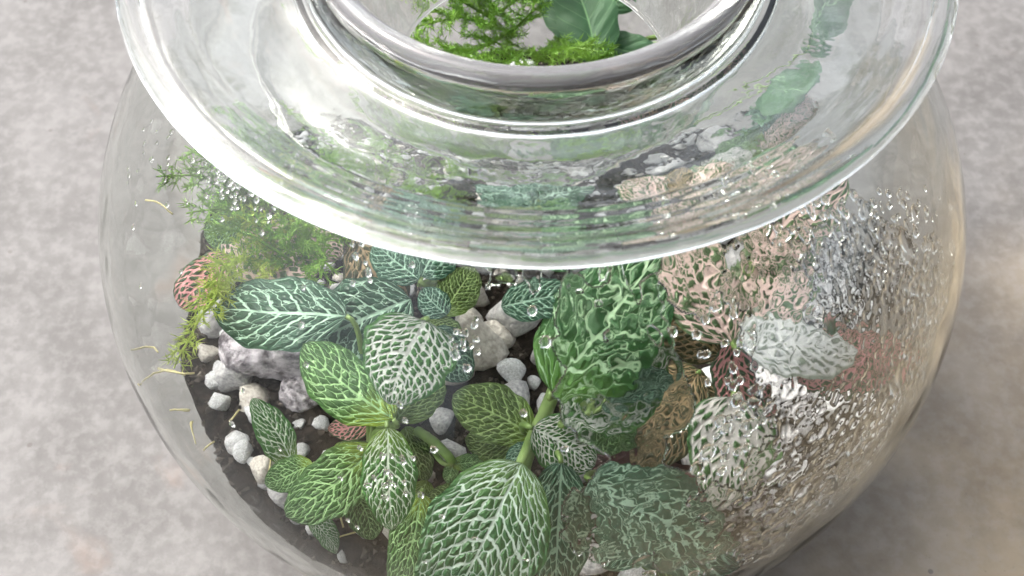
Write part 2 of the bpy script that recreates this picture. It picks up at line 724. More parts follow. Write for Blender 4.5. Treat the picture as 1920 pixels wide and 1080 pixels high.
PX = 3.3 / FPX      # jar radii per pixel at the jar's middle
placed = []
for k in range(34):
    a = RAD(-72 + k * 2.6 + rnd.uniform(-2, 2))
    s_ = rnd.choice((.04, .055, .07, .085))
    rr_ = (wall_r(-.33, .94) - s_) * rnd.uniform(.72, 1)
    x, y = rr_ * cos(a), rr_ * sin(a)
    stone('pebble', (m_white, m_grey, m_grey)[k % 3], (x, y, float(soil_z(x, y)) + s_ * .12), s_, 'pale grey stone lying behind the beaded glass at lower right', 'pebble', 'stones behind the wet right glass', .6)
    placed.append((x, y, s_ * .8))
for k in range(26):
    a = RAD(182 + k * 3.4 + rnd.uniform(-1, 1))
    if rnd.random() < .25: continue
    s_ = rnd.choice((.018, .026, .036, .05, .062))
    rr_ = wall_r(-.33, .945) - s_ * .9 - rnd.choice((0, 0, .03, .07))
    x, y = rr_ * cos(a), rr_ * sin(a)
    mt = (m_white, m_grey, m_white, m_beige)[k % 4]
    stone('pebble', mt, (x, y, float(soil_z(x, y)) + s_ * .15), s_, 'pale pebble pressed against the inside of the lower left glass', 'pebble', 'pebbles along the lower left glass', .8, sub=3)
    placed.append((x, y, s_ * .8))
for (px, py, w, mat, lab) in [
    (450, 832, 26, m_white, 'flat white pebble beside the small pale seedling leaf against the left glass'),
    (500, 884, 22, m_white, 'white pebble just below the tip of the small pale seedling'),
    (470, 868, 14, m_white, 'small round white pebble between two larger white pebbles at left glass'),
    (468, 928, 30, m_grey, 'pale blurred pebble pressed to the lower left glass'),
    (520, 950, 20, m_white, 'round white pebble left of the lower left leaf cluster'),
    (518, 1000, 34, m_grey, 'pale pebble lowest along the left glass'),
    (560, 798, 16, m_white, 'small white pebble on black soil below the mottled rock'),
    (445, 712, 46, m_white, 'large pale pebble with black cracks left of the mottled rock'),
    (385, 720, 30, m_white, 'thin curved white stone shard at left glass'),
    (690, 960, 42, m_beige, 'beige grey pebble between the lower left and centre leaves'),
    (795, 845, 26, m_grey, 'grey white pebble right of the narrow white veined leaf'),
    (800, 890, 24, m_beige, 'brownish pebble under the thin arching stem'),
    (860, 700, 44, m_beige, 'large beige pebble right of the bright white netted leaf'),
    (930, 640, 50, m_beige, 'large tan pebble under the rim in the middle'),
    (1015, 665, 36, m_grey, 'striped grey pebble at the edge of the big dark netted leaf'),
    (900, 760, 40, m_beige, 'tan pebble behind the olive netted leaf'),
    (1440, 800, 50, m_grey, 'blue grey pebble right of the cream pink leaf'),
    (1400, 960, 60, m_char, 'brown mauve rock below the tip of the cream pink leaf'),
    (1470, 990, 46, m_white, 'pale blue white pebble against the lower right glass'),
    (1540, 930, 36, m_grey, 'grey pebble higher up along the lower right glass'),
    (1110, 1060, 55, m_grey, 'grey pebble at the bottom edge right of the front leaves'),
    (965, 1070, 30, m_char, 'dark pebble between the two front leaves'),
    (900, 655, 74, m_beige, 'biggest flat beige stone under the middle of the jar, right of the bright leaf'),
    (965, 600, 66, m_grey, 'big pale grey stone beneath the round teal leaf under the rim'),
    (880, 560, 56, m_beige, 'beige stone half hidden by the front of the rim'),
    (960, 760, 50, m_grey, 'pale grey stone behind the olive leaf beside the thick stem'),
    (660, 930, 60, m_beige, 'large beige stone under the narrow white veined leaf'),
    (880, 600, 44, m_beige, 'broad beige stone showing between small leaves below the front of the rim'),
    (985, 580, 40, m_grey, 'grey stone just right of the round teal leaf under the rim'),
    (960, 700, 36, m_white, 'off white stone between the tan pebble and the dark leaf stem'),
    (830, 790, 34, m_grey, 'grey stone beside the arching stem left of the olive leaf'),
    (1500, 800, 52, m_grey, 'flat grey stone behind the beaded glass right of the cream leaf'),
    (1570, 760, 44, m_white, 'whitish stone high on the right behind the beaded glass'),
    (440, 640, 44, m_white, 'chalky white chunk leaning on the upper left side of the mottled rock'),
    (410, 760, 30, m_white, 'white chunk below the large cracked pale pebble at left glass'),
    (1030, 60, 42, m_white, 'white pebble seen through the mouth between fern and dark leaf'),
    (985, 130, 50, m_white, 'large white pebble seen through the mouth under the fern'),
    (1150, 35, 44, m_white, 'white pebble seen through the mouth between two dark leaves'),
    (880, 110, 46, m_white, 'white pebble under the fern at the mouth'),
    (915, 30, 46, m_white, 'white pebble deep under the fern fronds at the mouth'),
]:
    p = on_soil(px, py, .02)
    p = on_soil(px, py + 0, w * PX * .25)
    stone('pebble', mat, p, w * PX, lab, 'pebble', 'pebbles on the soil')
    placed.append((p.x, p.y, w * PX))
p = on_soil(520, 665, .05)
stone('mottled_rock', m_char, p, .165, 'large mottled grey and black rock beneath the big left leaf', 'rock', None, .7, 3, 4)
placed.append((p.x, p.y, .13))
p = on_soil(580, 740, .02)
stone('mottled_rock', m_char, p, .09, 'smaller mottled rock below the large one beside the green leaf', 'rock', None, .7, 5, 4)
placed.append((p.x, p.y, .09))
n = 0
for k in range(4000):
    r = .93 * math.sqrt(rnd.random()); a = rnd.random() * 2 * pi
    x, y = r * cos(a), r * sin(a)
    s = rnd.choice((.025, .035, .05, .065, .08) if x > -.2 else (.02, .025, .03))
    if r > wall_r(-.3, .95) - s: continue
    if x < -.25 and y < -.1 and rnd.random() < .8: continue
    if any((x - q[0]) ** 2 + (y - q[1]) ** 2 < (.72 * (s + q[2])) ** 2 for q in placed): continue
    mt = rnd.choices((m_white, m_grey, m_beige), (5, 3, 3))[0]
    placed.append((x, y, s))
    lab = {'white_pebble': 'small white pebble among many on the dark soil', 'grey_pebble': 'small grey pebble among many on the dark soil',
           'beige_pebble': 'small beige pebble among many on the dark soil'}[mt.name]
    stone('pebble', mt, (x, y, float(soil_z(x, y)) + s * .3), s, lab, 'pebble', 'small %s pebbles scattered on the soil' % mt.name.split('_')[0], .7, sub=2)
    n += 1
    if n > 240: break

# ------------------------------------------------------------------ leaves
L_WHITE = mat_leaf('white_netted_leaf', (.035, .15, .022), (.085, .25, .05), (.86, .95, .80), N=6, M=3.3, net=.10, side=.085, mid=.055, base=(.22, .36, .05), netc=.9)
L_BIG = mat_leaf('large_netted_leaf', (.030, .13, .035), (.065, .21, .06), (.80, .95, .84), N=8, M=5.2, net=.10, side=.10, mid=.035, base=(.16, .30, .08), netc=.92)
L_BRIGHT = mat_leaf('bright_netted_leaf', (.04, .17, .026), (.10, .26, .06), (.97, .98, .94), N=6.5, M=4.2, net=.18, side=.14, mid=.06, netc=.95)
L_DARK = mat_leaf('dark_netted_leaf', (.014, .065, .028), (.032, .105, .048), (.50, .72, .55), N=4.5, M=2.6, net=.07, side=.085, mid=.06, netc=.85)
L_GREEN = mat_leaf('green_netted_leaf', (.028, .105, .012), (.065, .165, .025), (.42, .68, .30), N=6, M=4.0, net=.09, side=.075, mid=.045, base=(.30, .42, .03), netc=.85)
L_DEEP = mat_leaf('deep_green_netted_leaf', (.012, .085, .014), (.030, .14, .028), (.48, .70, .42), N=4.5, M=3.0, net=.07, side=.09, mid=.05, base=(.10, .26, .03), netc=.85)
L_OLIVE = mat_leaf('olive_netted_leaf', (.045, .095, .012), (.085, .15, .022), (.34, .48, .18), N=6, M=4.2, net=.09, side=.075, mid=.045, base=(.16, .27, .02), netc=.85)
L_PINK = mat_leaf('pink_netted_leaf', (.05, .10, .045), (.10, .16, .07), (.90, .40, .42), N=4, M=2.8, net=.22, side=.14, mid=.10, netc=.95)
L_PALEPINK = mat_leaf('pale_pink_leaf', (.07, .14, .045), (.14, .22, .09), (.92, .66, .62), N=5, M=3.4, net=.22, side=.14, mid=.09, netc=.97)
L_CREAM = mat_leaf('cream_pink_leaf', (.05, .16, .04), (.11, .25, .06), (1.0, .92, .90), N=5, M=3.4, net=.34, side=.16, mid=.10, netc=.98)
L_GLARE = mat_leaf('glare_whitened_leaf', (.30, .36, .28), (.42, .46, .38), (1.0, 1.0, 1.0), N=5, M=3.4, net=.34, side=.18, mid=.12, netc=.98)  # pale leaf, whitened further to put the glare into its colour
L_BROWN = mat_leaf('brown_olive_leaf', (.055, .065, .02), (.10, .095, .035), (.44, .31, .17), N=5, M=3.4, net=.16, side=.14, mid=.06, netc=.85)
L_TEAL = mat_leaf('teal_netted_leaf', (.026, .11, .060), (.06, .16, .09), (.48, .72, .55), N=5, M=3.2, net=.09, side=.09, mid=.055, netc=.9)
L_PLAIN = mat_plain('dark_plain_leaf', (.010, .060, .014), (.022, .10, .028), 2, .6, .0002, .1, (.12, .25, .10))
L_MAROON = mat_plain('maroon_leaf', (.035, .008, .010), (.09, .022, .022), 5, .4, .0003, .1, (.16, .05, .05))
M_STEM = mat_plain('green_stem', (.14, .24, .05), (.26, .36, .12), 6, .5, .0002, .1)
M_FERN = mat_plain('fern_green', (.11, .26, .015), (.24, .42, .05), 3, .5, .0001, .3)
M_FERN2 = mat_plain('fern_yellow', (.32, .44, .05), (.50, .56, .12), 3, .5, .0001, .3)
M_STRAW = mat_plain('dry_straw', (.42, .36, .14), (.58, .52, .28), 8, .6, .0001)


def leaf_mesh(B, Tp, hw, nrm, curl=.12, fold=.10, N=7, seed=0, shape=(.55, .62)):
    """leaf blade from base B to tip Tp, half width hw, facing nrm"""
    r2 = random.Random(seed)
    a = Tp - B
    Ln = a.length
    a = a / Ln
    n = (nrm - a * nrm.dot(a)).normalized()
    b = n.cross(a)
    NU, NV = 44, 28
    pk = (shape[0] / (shape[0] + shape[1])) ** shape[0] * (shape[1] / (shape[0] + shape[1])) ** shape[1]
    ph = [r2.uniform(0, 6.28) for _ in range(6)]
    side = r2.uniform(-.05, .05)
    V, UV, F = [], [], []
    for i in range(NU + 1):
        u = i / NU
        uu = min(max(u, 0.0), 1.0)
        w = hw * (uu ** shape[0] * (1 - uu) ** shape[1]) / pk if 0 < uu < 1 else 0
        w = max(w, hw * .015)
        for j in range(NV + 1):
            v = j / NV * 2 - 1
            ww = w * (1 + .03 * sin(u * 17 + ph[0] + (v > 0) * 2) + .02 * sin(u * 31 + ph[1]))
            s = u * Ln
            q = u - .30 * abs(v) ** 1.25
            z = -curl * Ln * (u - .35) ** 2 * 1.4 + curl * Ln * .12
            z += fold * hw * (abs(v) ** 1.3) * (1 - .5 * u) * (w / hw) - .14 * hw * v * v * (w / hw)
            z += .065 * min(hw, .045) * abs(sin(pi * (q * N + .0))) ** .7 * (1 - abs(v) ** 3) * min(1, abs(v) * 6)
            z += .05 * hw * sin(u * 7 + ph[2] + v * 2) * abs(v) + .04 * hw * sin(u * 13 + ph[3]) * abs(v) ** 2 * (1 if v > 0 else -1)
            V.append(a * s + b * (v * ww + side * Ln * sin(pi * u)) + n * z)
            UV.append((u, v * .5 + .5))
    for i in range(NU):
        for j in range(NV):
            k = i * (NV + 1) + j
            F.append((k, k + NV + 1, k + NV + 2, k + 1))
    return V, F, UV


plants = {}
leafn = [0]


def plant(name, base_px, label, cat, group=None, spread=None):
    p = on_soil(*base_px) if len(base_px) == 2 else Vector(base_px)
    p.z = float(soil_z(p.x, p.y)) - .005
    return empty(name, p, label, cat, group)


def leaf(pl, b, t, w, zb, zt, mat, curl=.12, fold=.10, face=.5, roll=0, N=7, stem=True, shape=(.55, .62), label=None, tilt=0):
    B = at(b[0], b[1], zb); Tp = at(t[0], t[1], zt)
    mid = (B + Tp) / 2
    dep = (mid - CAMP).dot(FW)
    hw = w / 2 / FPX * dep
    tocam = (CAMP - mid).normalized()
    up = Vector((0, 0, 1))
    n = (tocam * face + up * (1 - face)).normalized()
    a = (Tp - B).normalized()
    n = (n - a * n.dot(a)).normalized()
    n = Matrix.Rotation(RAD(roll), 3, a) @ n
    hw /= max(.5, abs(n.dot(tocam)) ** .5)
    leafn[0] += 1
    V, F, UV = leaf_mesh(B, Tp, hw, n, curl, fold, N, leafn[0], shape)
    o = mesh_obj('leaf', V, F, mat, pl, True, UV)
    o.location = B - Vector(pl.location)
    if label: o['label'] = label
    if stem:
        P0 = Vector((0, 0, 0)); P1 = B - Vector(pl.location)
        back = (B - Tp).normalized()
        c1 = P0 + Vector((P1.x * .15, P1.y * .15, P1.z * .75)); c2 = P1 + back * .05 + Vector((0, 0, -.03))
        pts = []
        for k in range(11):
            q = k / 10
            pts.append(P0 * (1 - q) ** 3 + c1 * 3 * q * (1 - q) ** 2 + c2 * 3 * q * q * (1 - q) + P1 * q ** 3)
        V, F = tube(pts, lambda q: .0085 - .003 * q, 7)
        mesh_obj('stem', V, F, M_STEM, pl)
    return o


# white-netted plant at the left
A = plant('nerve_plant', (700, 860), 'nerve plant at left with one brilliant white netted leaf on top', 'nerve plant', 'nerve plants in the jar')
leaf(A, (650, 592), (392, 573), 138, .12, .05, L_DARK, N=5.5, fold=.05)
leaf(A, (770, 560), (575, 640), 165, .08, .06, L_DARK, N=5.5, stem=False)
leaf(A, (800, 602), (730, 758), 178, .36, .26, L_BRIGHT, curl=.2, fold=.04, face=.65, shape=(.33, .60))
leaf(A, (738, 785), (566, 640), 118, .10, .12, L_GREEN, N=8)
leaf(A, (742, 790), (815, 672), 96, .04, .06, L_OLIVE, N=8)
leaf(A, (727, 800), (735, 992), 104, .10, .00, L_WHITE, curl=.2)
leaf(A, (815, 615), (884, 712), 84, .22, .12, L_TEAL)
leaf(A, (840, 590), (790, 540), 60, .18, .2, L_TEAL, stem=False)
# low left plant
B_ = plant('nerve_plant', (690, 880), 'low nerve plant with green leaves spreading over soil at lower left', 'nerve plant', 'nerve plants in the jar')
leaf(B_, (705, 838), (532, 968), 118, -.06, -.12, L_GREEN, N=8)
leaf(B_, (590, 868), (494, 908), 66, -.10, -.14, L_GREEN, N=7)
leaf(B_, (700, 845), (660, 950), 60, -.14, -.2, L_TEAL, stem=False)
leaf(B_, (620, 850), (710, 840), 48, -.12, -.1, L_OLIVE, stem=False)
C_ = plant('nerve_seedling', (545, 870), 'small pale veined seedling standing alone between white pebbles', 'seedling', 'nerve seedlings')
leaf(C_, (545, 872), (476, 748), 66, -.2, -.08, L_WHITE, curl=.25, fold=.3, N=6)
C2 = plant('nerve_seedling', (590, 960), 'tiny striped seedling at the lower left edge of the soil', 'seedling', 'nerve seedlings')
leaf(C2, (583, 962), (634, 1034), 46, -.22, -.24, L_WHITE, curl=.2, fold=.3, N=6)
C3 = plant('nerve_plant', (760, 1010), 'dark netted leaf half hidden at bottom beside the big front leaf', 'nerve plant', 'nerve plants in the jar')
leaf(C3, (790, 925), (745, 1100), 92, -.12, -.16, L_GREEN)
leaf(C3, (800, 900), (770, 985), 60, -.15, -.18, L_OLIVE, stem=False)
leaf(B_, (660, 905), (700, 1010), 70, -.16, -.2, L_GREEN, stem=False)
leaf(A, (760, 800), (800, 900), 60, -.12, -.16, L_OLIVE, stem=False)
# centre plant
D = plant('nerve_plant', (985, 900), 'nerve plant at front centre with the largest white netted leaf', 'nerve plant', 'nerve plants in the jar')
leaf(D, (1000, 815), (848, 738), 112, .02, .04, L_OLIVE, N=8)
leaf(D, (985, 835), (870, 820), 70, -.03, -.04, L_OLIVE, N=8, stem=False)
leaf(D, (1000, 800), (1116, 872), 112, .14, .08, L_BRIGHT, N=8, face=.8)
leaf(D, (978, 866), (822, 1165), 232, .18, .06, L_BIG, curl=.16, fold=.16, N=8, face=.75, label='largest leaf, dark green with a crisp white net')
leaf(D, (1052, 866), (1040, 1120), 118, .12, .02, L_TEAL, curl=.16)
leaf(D, (1000, 830), (950, 880), 44, .06, .05, L_TEAL, stem=False)
st = [at(1040, 730, -.02), at(1022, 775, .02), at(1002, 815, .06), at(988, 850, .10), at(975, 880, .12)]
V, F = tube([q - Vector(D.location) for q in st], .016, 8)
mesh_obj('stem', V, F, M_STEM, D)
leaf(D, (930, 880), (900, 820), 60, -.08, -.04, L_OLIVE, stem=False)
leaf(D, (900, 940), (800, 930), 70, -.12, -.12, L_OLIVE, stem=False)
D2 = plant('nerve_seedling', (800, 830), 'thin arching stem with a small cupped leaf right of the narrow white leaf', 'seedling', 'nerve seedlings')
leaf(D2, (850, 868), (905, 862), 34, -.06, -.05, L_GREEN, fold=.4)
leaf(D2, (852, 866), (838, 905), 30, -.06, -.08, L_GREEN, stem=False)
V, F = tube([q - Vector(D2.location) for q in (at(785, 808, -.12), at(812, 826, -.05), at(838, 850, -.05), at(852, 868, -.06))], .011, 7)
mesh_obj('stem', V, F, M_STEM, D2)
# big dark leaf right of centre
E_ = plant('nerve_plant', (1090, 800), 'nerve plant right of centre with a big dark leaf under the rim', 'nerve plant', 'nerve plants in the jar')
leaf(E_, (1035, 735), (1235, 470), 225, 0.26, 0.40, L_DEEP, N=6, fold=.05, label='big dark green leaf with pale net')
leaf(E_, (940, 575), (1075, 545), 82, 0.32, 0.34, L_TEAL, fold=.2, stem=False)
leaf(E_, (1060, 790), (1245, 640), 150, 0.18, 0.22, L_BRIGHT, N=6)
leaf(E_, (1060, 730), (1185, 835), 110, 0.10, 0.09, L_GREEN)
leaf(E_, (1130, 760), (1262, 700), 62, 0.24, 0.24, L_TEAL)
# pink plants at the right
G = plant('pink_nerve_plant', (1400, 720), 'tall pink nerve plant at right with leaves under the fogged glass', 'nerve plant', 'pink nerve plants')
leaf(G, (1405, 500), (1582, 322), 142, 0.36, 0.46, L_PALEPINK, face=.7, label='upright dusty pink leaf at the right')
leaf(G, (1370, 640), (1268, 452), 152, 0.32, 0.40, L_PALEPINK)
leaf(G, (1385, 640), (1480, 430), 150, 0.30, 0.38, L_PALEPINK)
leaf(G, (1385, 650), (1600, 640), 142, 0.36, 0.38, L_GLARE, roll=-28, face=.45, label='pale leaf whitened to show glare through water drops')
leaf(G, (1470, 690), (1700, 650), 120, 0.22, 0.24, L_PINK)
leaf(G, (1350, 665), (1232, 590), 100, 0.22, 0.24, L_BROWN)
G2 = plant('pink_nerve_plant', (1385, 800), 'small bright pink leaved nerve plant above the cream leaf', 'nerve plant', 'pink nerve plants')
leaf(G2, (1372, 640), (1405, 778), 100, 0.24, 0.18, L_PINK, face=.8, shape=(.45, .45))
leaf(G2, (1370, 650), (1290, 660), 52, .10, .10, L_PINK, stem=False)
G3 = plant('pink_nerve_plant', (1370, 860), 'nerve plant with one cream and pink pointed leaf at right', 'nerve plant', 'pink nerve plants')
leaf(G3, (1372, 742), (1342, 948), 168, 0.24, 0.14, L_CREAM, curl=.18, face=.7, N=7, shape=(.42, .80))
G4 = plant('pink_nerve_plant', (1270, 840), 'dull brown olive leaved plant left of the cream pink leaf', 'nerve plant', 'pink nerve plants')
leaf(G4, (1310, 700), (1205, 880), 120, -.04, -.10, L_BROWN)
leaf(G4, (1240, 760), (1180, 830), 60, -.08, -.12, L_BROWN, stem=False)
leaf(G4, (1250, 690), (1340, 745), 70, -.04, -.06, L_BROWN, stem=False)
G5 = plant('pink_nerve_plant', (430, 560), 'pink veined plant at the far left beneath the fern', 'nerve plant', 'pink nerve plants')
leaf(G5, (430, 478), (335, 572), 86, .02, -.02, L_PINK, shape=(.45, .45))
leaf(G5, (420, 430), (600, 500), 130, .02, .05, L_PALEPINK)
leaf(G5, (460, 420), (380, 440), 70, .04, .02, L_GREEN, stem=False)
G6 = plant('pink_nerve_plant', (740, 560), 'brown and pink leaved plant tucked under the rim left of centre', 'nerve plant', 'pink nerve plants')
leaf(G6, (672, 440), (752, 590), 108, .06, .0, L_BROWN)
leaf(G6, (560, 420), (640, 480), 80, .02, .0, L_PALEPINK, stem=False)
G7 = plant('pink_nerve_plant', (650, 800), 'little pink leaf on the soil below the green netted leaf', 'nerve plant', 'pink nerve plants')
leaf(G7, (700, 790), (612, 805), 50, -.2, -.2, L_PINK)
K = plant('nerve_plant', (830, 580), 'small teal netted plant below the front of the rim', 'nerve plant', 'nerve plants in the jar')
leaf(K, (790, 520), (845, 440), 90, .08, .1, L_TEAL)
leaf(K, (785, 525), (700, 450), 80, .08, .1, L_TEAL)
leaf(K, (830, 590), (890, 500), 80, .04, .08, L_OLIVE)
leaf(K, (800, 600), (870, 640), 60, .04, .02, L_OLIVE, stem=False)
K2 = plant('nerve_plant', (1150, 950), 'teal netted plant blurred by water drops at lower right', 'nerve plant', 'nerve plants in the jar')
leaf(K2, (1110, 900), (1385, 1050), 175, 0.08, 0.00, L_TEAL)
leaf(K2, (1240, 900), (1130, 1060), 130, 0.04, 0.00, L_TEAL)
leaf(K2, (1180, 960), (1320, 1090), 120, -.1, -.14, L_GREEN, stem=False)
# hidden behind the brim, they colour it
K3 = plant('nerve_plant', (1000, 420), 'nerve plant behind the front brim seen through thick glass', 'nerve plant', 'nerve plants in the jar')
for (b, t, w, m) in [((1000, 420), (900, 330), 120, L_TEAL), ((1000, 420), (1110, 340), 120, L_DARK), ((990, 430), (930, 500), 90, L_OLIVE),
                     ((1000, 400), (1010, 280), 100, L_TEAL), ((1010, 430), (1090, 490), 90, L_DEEP)]:
    leaf(K3, b, t, w, .06, .1, m)
K4 = plant('pink_nerve_plant', (1260, 430), 'dusty pink plant behind the right side of the brim', 'nerve plant', 'pink nerve plants')
for (b, t, w, m) in [((1260, 430), (1180, 350), 110, L_PALEPINK), ((1270, 430), (1390, 350), 120, L_PALEPINK), ((1260, 440), (1290, 330), 90, L_BROWN)]:
    leaf(K4, b, t, w, .04, .1, m)
K5 = plant('nerve_plant', (1440, 300), 'green and cream plant behind the rim at the back right', 'nerve plant', 'nerve plants in the jar')
for (b, t, w, m) in [((1440, 300), (1330, 240), 110, L_GREEN), ((1440, 300), (1400, 180), 110, L_TEAL), ((1450, 310), (1540, 210), 120, L_PALEPINK),
                     ((1430, 320), (1330, 330), 90, L_CREAM), ((1440, 330), (1500, 360), 80, L_DEEP), ((1440, 290), (1480, 190), 90, L_GREEN)]:
    leaf(K5, b, t, w, -.08, .0, m)
# maroon plant
Mp = plant('maroon_plant', (1190, 870), 'dark maroon leaved plant low on the soil right of centre', 'maroon plant')
leaf(Mp, (1200, 880), (1120, 790), 70, -.16, -.12, L_MAROON)
leaf(Mp, (1170, 860), (1215, 770), 66, -.18, -.12, L_MAROON)
leaf(Mp, (1200, 850), (1110, 880), 74, -.18, -.18, L_MAROON, stem=False)
leaf(Mp, (1220, 880), (1345, 920), 62, -.14, -.12, L_MAROON)
leaf(Mp, (1210, 900), (1250, 830), 60, -.2, -.2, L_MAROON, stem=False)
# plain dark leaves seen through the mouth
Q = plant('broad_leaf_plant', (1150, 60), 'plant with plain dark green leaves seen through the mouth', 'broad leaf plant')
leaf(Q, (1118, 118), (1062, -60), 108, -.02, .06, L_PLAIN, shape=(.5, .6), fold=.25)
leaf(Q, (1105, 78), (1250, 112), 72, -.06, -.04, L_PLAIN, shape=(.5, .6), fold=.2)
leaf(Q, (1140, 20), (1230, -80), 80, -.04, .05, L_PLAIN, shape=(.5, .6), fold=.2)
leaf(Q, (1115, 110), (1010, -30), 70, -.06, .0, L_PLAIN, shape=(.5, .6), fold=.2, stem=False)
leaf(Q, (1480, 60), (1620, -100), 150, .1, .16, L_PLAIN, shape=(.5, .6))  # this leaf and the next stand in for foliage mirrored in the rim
leaf(Q, (1400, 120), (1530, 190), 130, .06, .1, L_PLAIN, shape=(.5, .6))

# ------------------------------------------------------------------ feathery ferns
def frond(pl, pts, width, mat, dens=1.0, seed=0, nl=.034):
    """feathery asparagus frond: wiry rachis, side twigs, tufts of needle cladodes"""
    r2 = random.Random(seed)
    org = Vector(pl.location)
    P = [q - org for q in pts]
    def pos(t):
        k = min(int(t * (len(P) - 1)), len(P) - 2)
        f = t * (len(P) - 1) - k
        return P[k].lerp(P[k + 1], f)
    V, F = tube([pos(k / 12) for k in range(13)], lambda q: .005 - .003 * q, 5)
    def ribbon(a, b, w0, w1):
        d = (b - a)
        s = d.cross(Vector((r2.gauss(0, 1), r2.gauss(0, 1), r2.gauss(0, 1) + .5))).normalized()
        k = len(V)
        m_ = (a + b) / 2 + s.cross(d) * r2.uniform(-.12, .12)
        V.extend([a - s * w0, a + s * w0, m_ + s * w0, m_ - s * w0, b])
        F.append((k, k + 1, k + 2, k + 3)); F.append((k + 3, k + 2, k + 4))
    L = sum((P[i + 1] - P[i]).length for i in range(len(P) - 1))
    nt = max(4, int(L / .028))
    for i in range(nt):
        t = .06 + .94 * i / nt
        c = pos(t); d = (pos(min(1, t + .02)) - pos(max(0, t - .02))).normalized()
        for sg in (-1, 1):
            s = d.cross(Vector((0, 0, 1))).normalized() * sg
            s = (s + Vector((r2.gauss(0, .3), r2.gauss(0, .3), r2.gauss(0, .35)))).normalized()
            e = width * (1 - t) ** .6 * r2.uniform(.6, 1.1) + .015
            tw = (s + d * .75).normalized()
            end = c + tw * e
            ribbon(c, end, .0018, .001)
            m = max(2, int(e / .0065 * dens))
            for j in range(m):
                q = c.lerp(end, (j + .5) / m) + Vector((0, 0, .006 * sin(j)))
                for _ in range(3):
                    nd = (tw * r2.uniform(.2, 1) + Vector((r2.gauss(0, .55), r2.gauss(0, .55), r2.gauss(0, .45)))).normalized()
                    ribbon(q, q + nd * nl * r2.uniform(.5, 1), .0011, .0004)
    return mesh_obj('frond', V, F, mat, pl, False)


F1 = plant('asparagus_fern', (960, 60), 'feathery bright green fern seen through the round mouth', 'fern', 'feathery ferns')
fr = [((960, 60), (860, 30), (740, 60), .11), ((960, 60), (880, 100), (780, 120), .09), ((940, 20), (1010, -30), (1060, -60), .10),
      ((1000, 100), (1080, 90), (1150, 100), .07), ((930, 40), (830, -20), (700, -40), .12), ((1000, 90), (930, 130), (860, 140), .07),
      ((1040, 70), (1100, 110), (1170, 125), .06), ((960, 40), (900, -10), (880, -90), .12), ((960, 60), (1000, 20), (1000, -30), .08),
      ((900, 90), (820, 110), (760, 75), .08), ((960, 60), (960, 100), (900, 160), .07), ((960, 60), (860, 60), (800, 20), .09)]
for i, (a, b, c, w) in enumerate(fr[:10]):
    frond(F1, [at(*a, -.08), at(*b, .10), at(*c, .12)], w, M_FERN, 1.5, 10 + i, .028)
F2 = plant('asparagus_fern', (520, 480), 'feathery yellow green fern at the left behind the big netted leaf', 'fern', 'feathery ferns')
fr = [((560, 500), (470, 440), (400, 420), .09), ((540, 500), (450, 480), (380, 540), .07), ((560, 490), (600, 450), (640, 430), .08),
      ((520, 480), (500, 420), (430, 400), .08), ((560, 510), (610, 480), (600, 520), .06), ((430, 520), (380, 590), (330, 690), .045),
      ((540, 480), (590, 430), (540, 400), .08), ((470, 480), (420, 500), (400, 560), .05), ((560, 500), (540, 450), (520, 430), .07)]
for i, (a, b, c, w) in enumerate(fr):
    frond(F2, [at(*a, .02), at(*b, .10), at(*c, .08)], w, (M_FERN, M_FERN2)[i % 2], 1.5, 40 + i, .030)
F3 = plant('asparagus_fern', (480, 420), 'feathery fern with tip reaching the upper left glass', 'fern', 'feathery ferns')
fr = [((470, 400), (380, 330), (292, 330), .06), ((480, 400), (430, 320), (350, 275), .08), ((480, 400), (470, 330), (410, 290), .08),
      ((480, 410), (420, 390), (350, 400), .06), ((500, 400), (500, 320), (480, 260), .08)]
for i, (a, b, c, w) in enumerate(fr):
    frond(F3, [at(*a, .02), at(*b, .14), at(*c, .16)], w, M_FERN, 1.5, 70 + i, .028)
F4 = plant('asparagus_fern', (760, 330), 'fern standing behind the left side of the brim', 'fern', 'feathery ferns')
for i, (a, b, c, w) in enumerate([((700, 350), (620, 280), (540, 200), .1), ((720, 350), (740, 260), (700, 180), .1), ((740, 360), (850, 300), (900, 250), .1),
                                  ((720, 350), (640, 340), (590, 330), .09), ((740, 370), (800, 400), (860, 430), .08)]):
    frond(F4, [at(*a, .0), at(*b, .14), at(*c, .12)], w, M_FERN, .8, 90 + i)

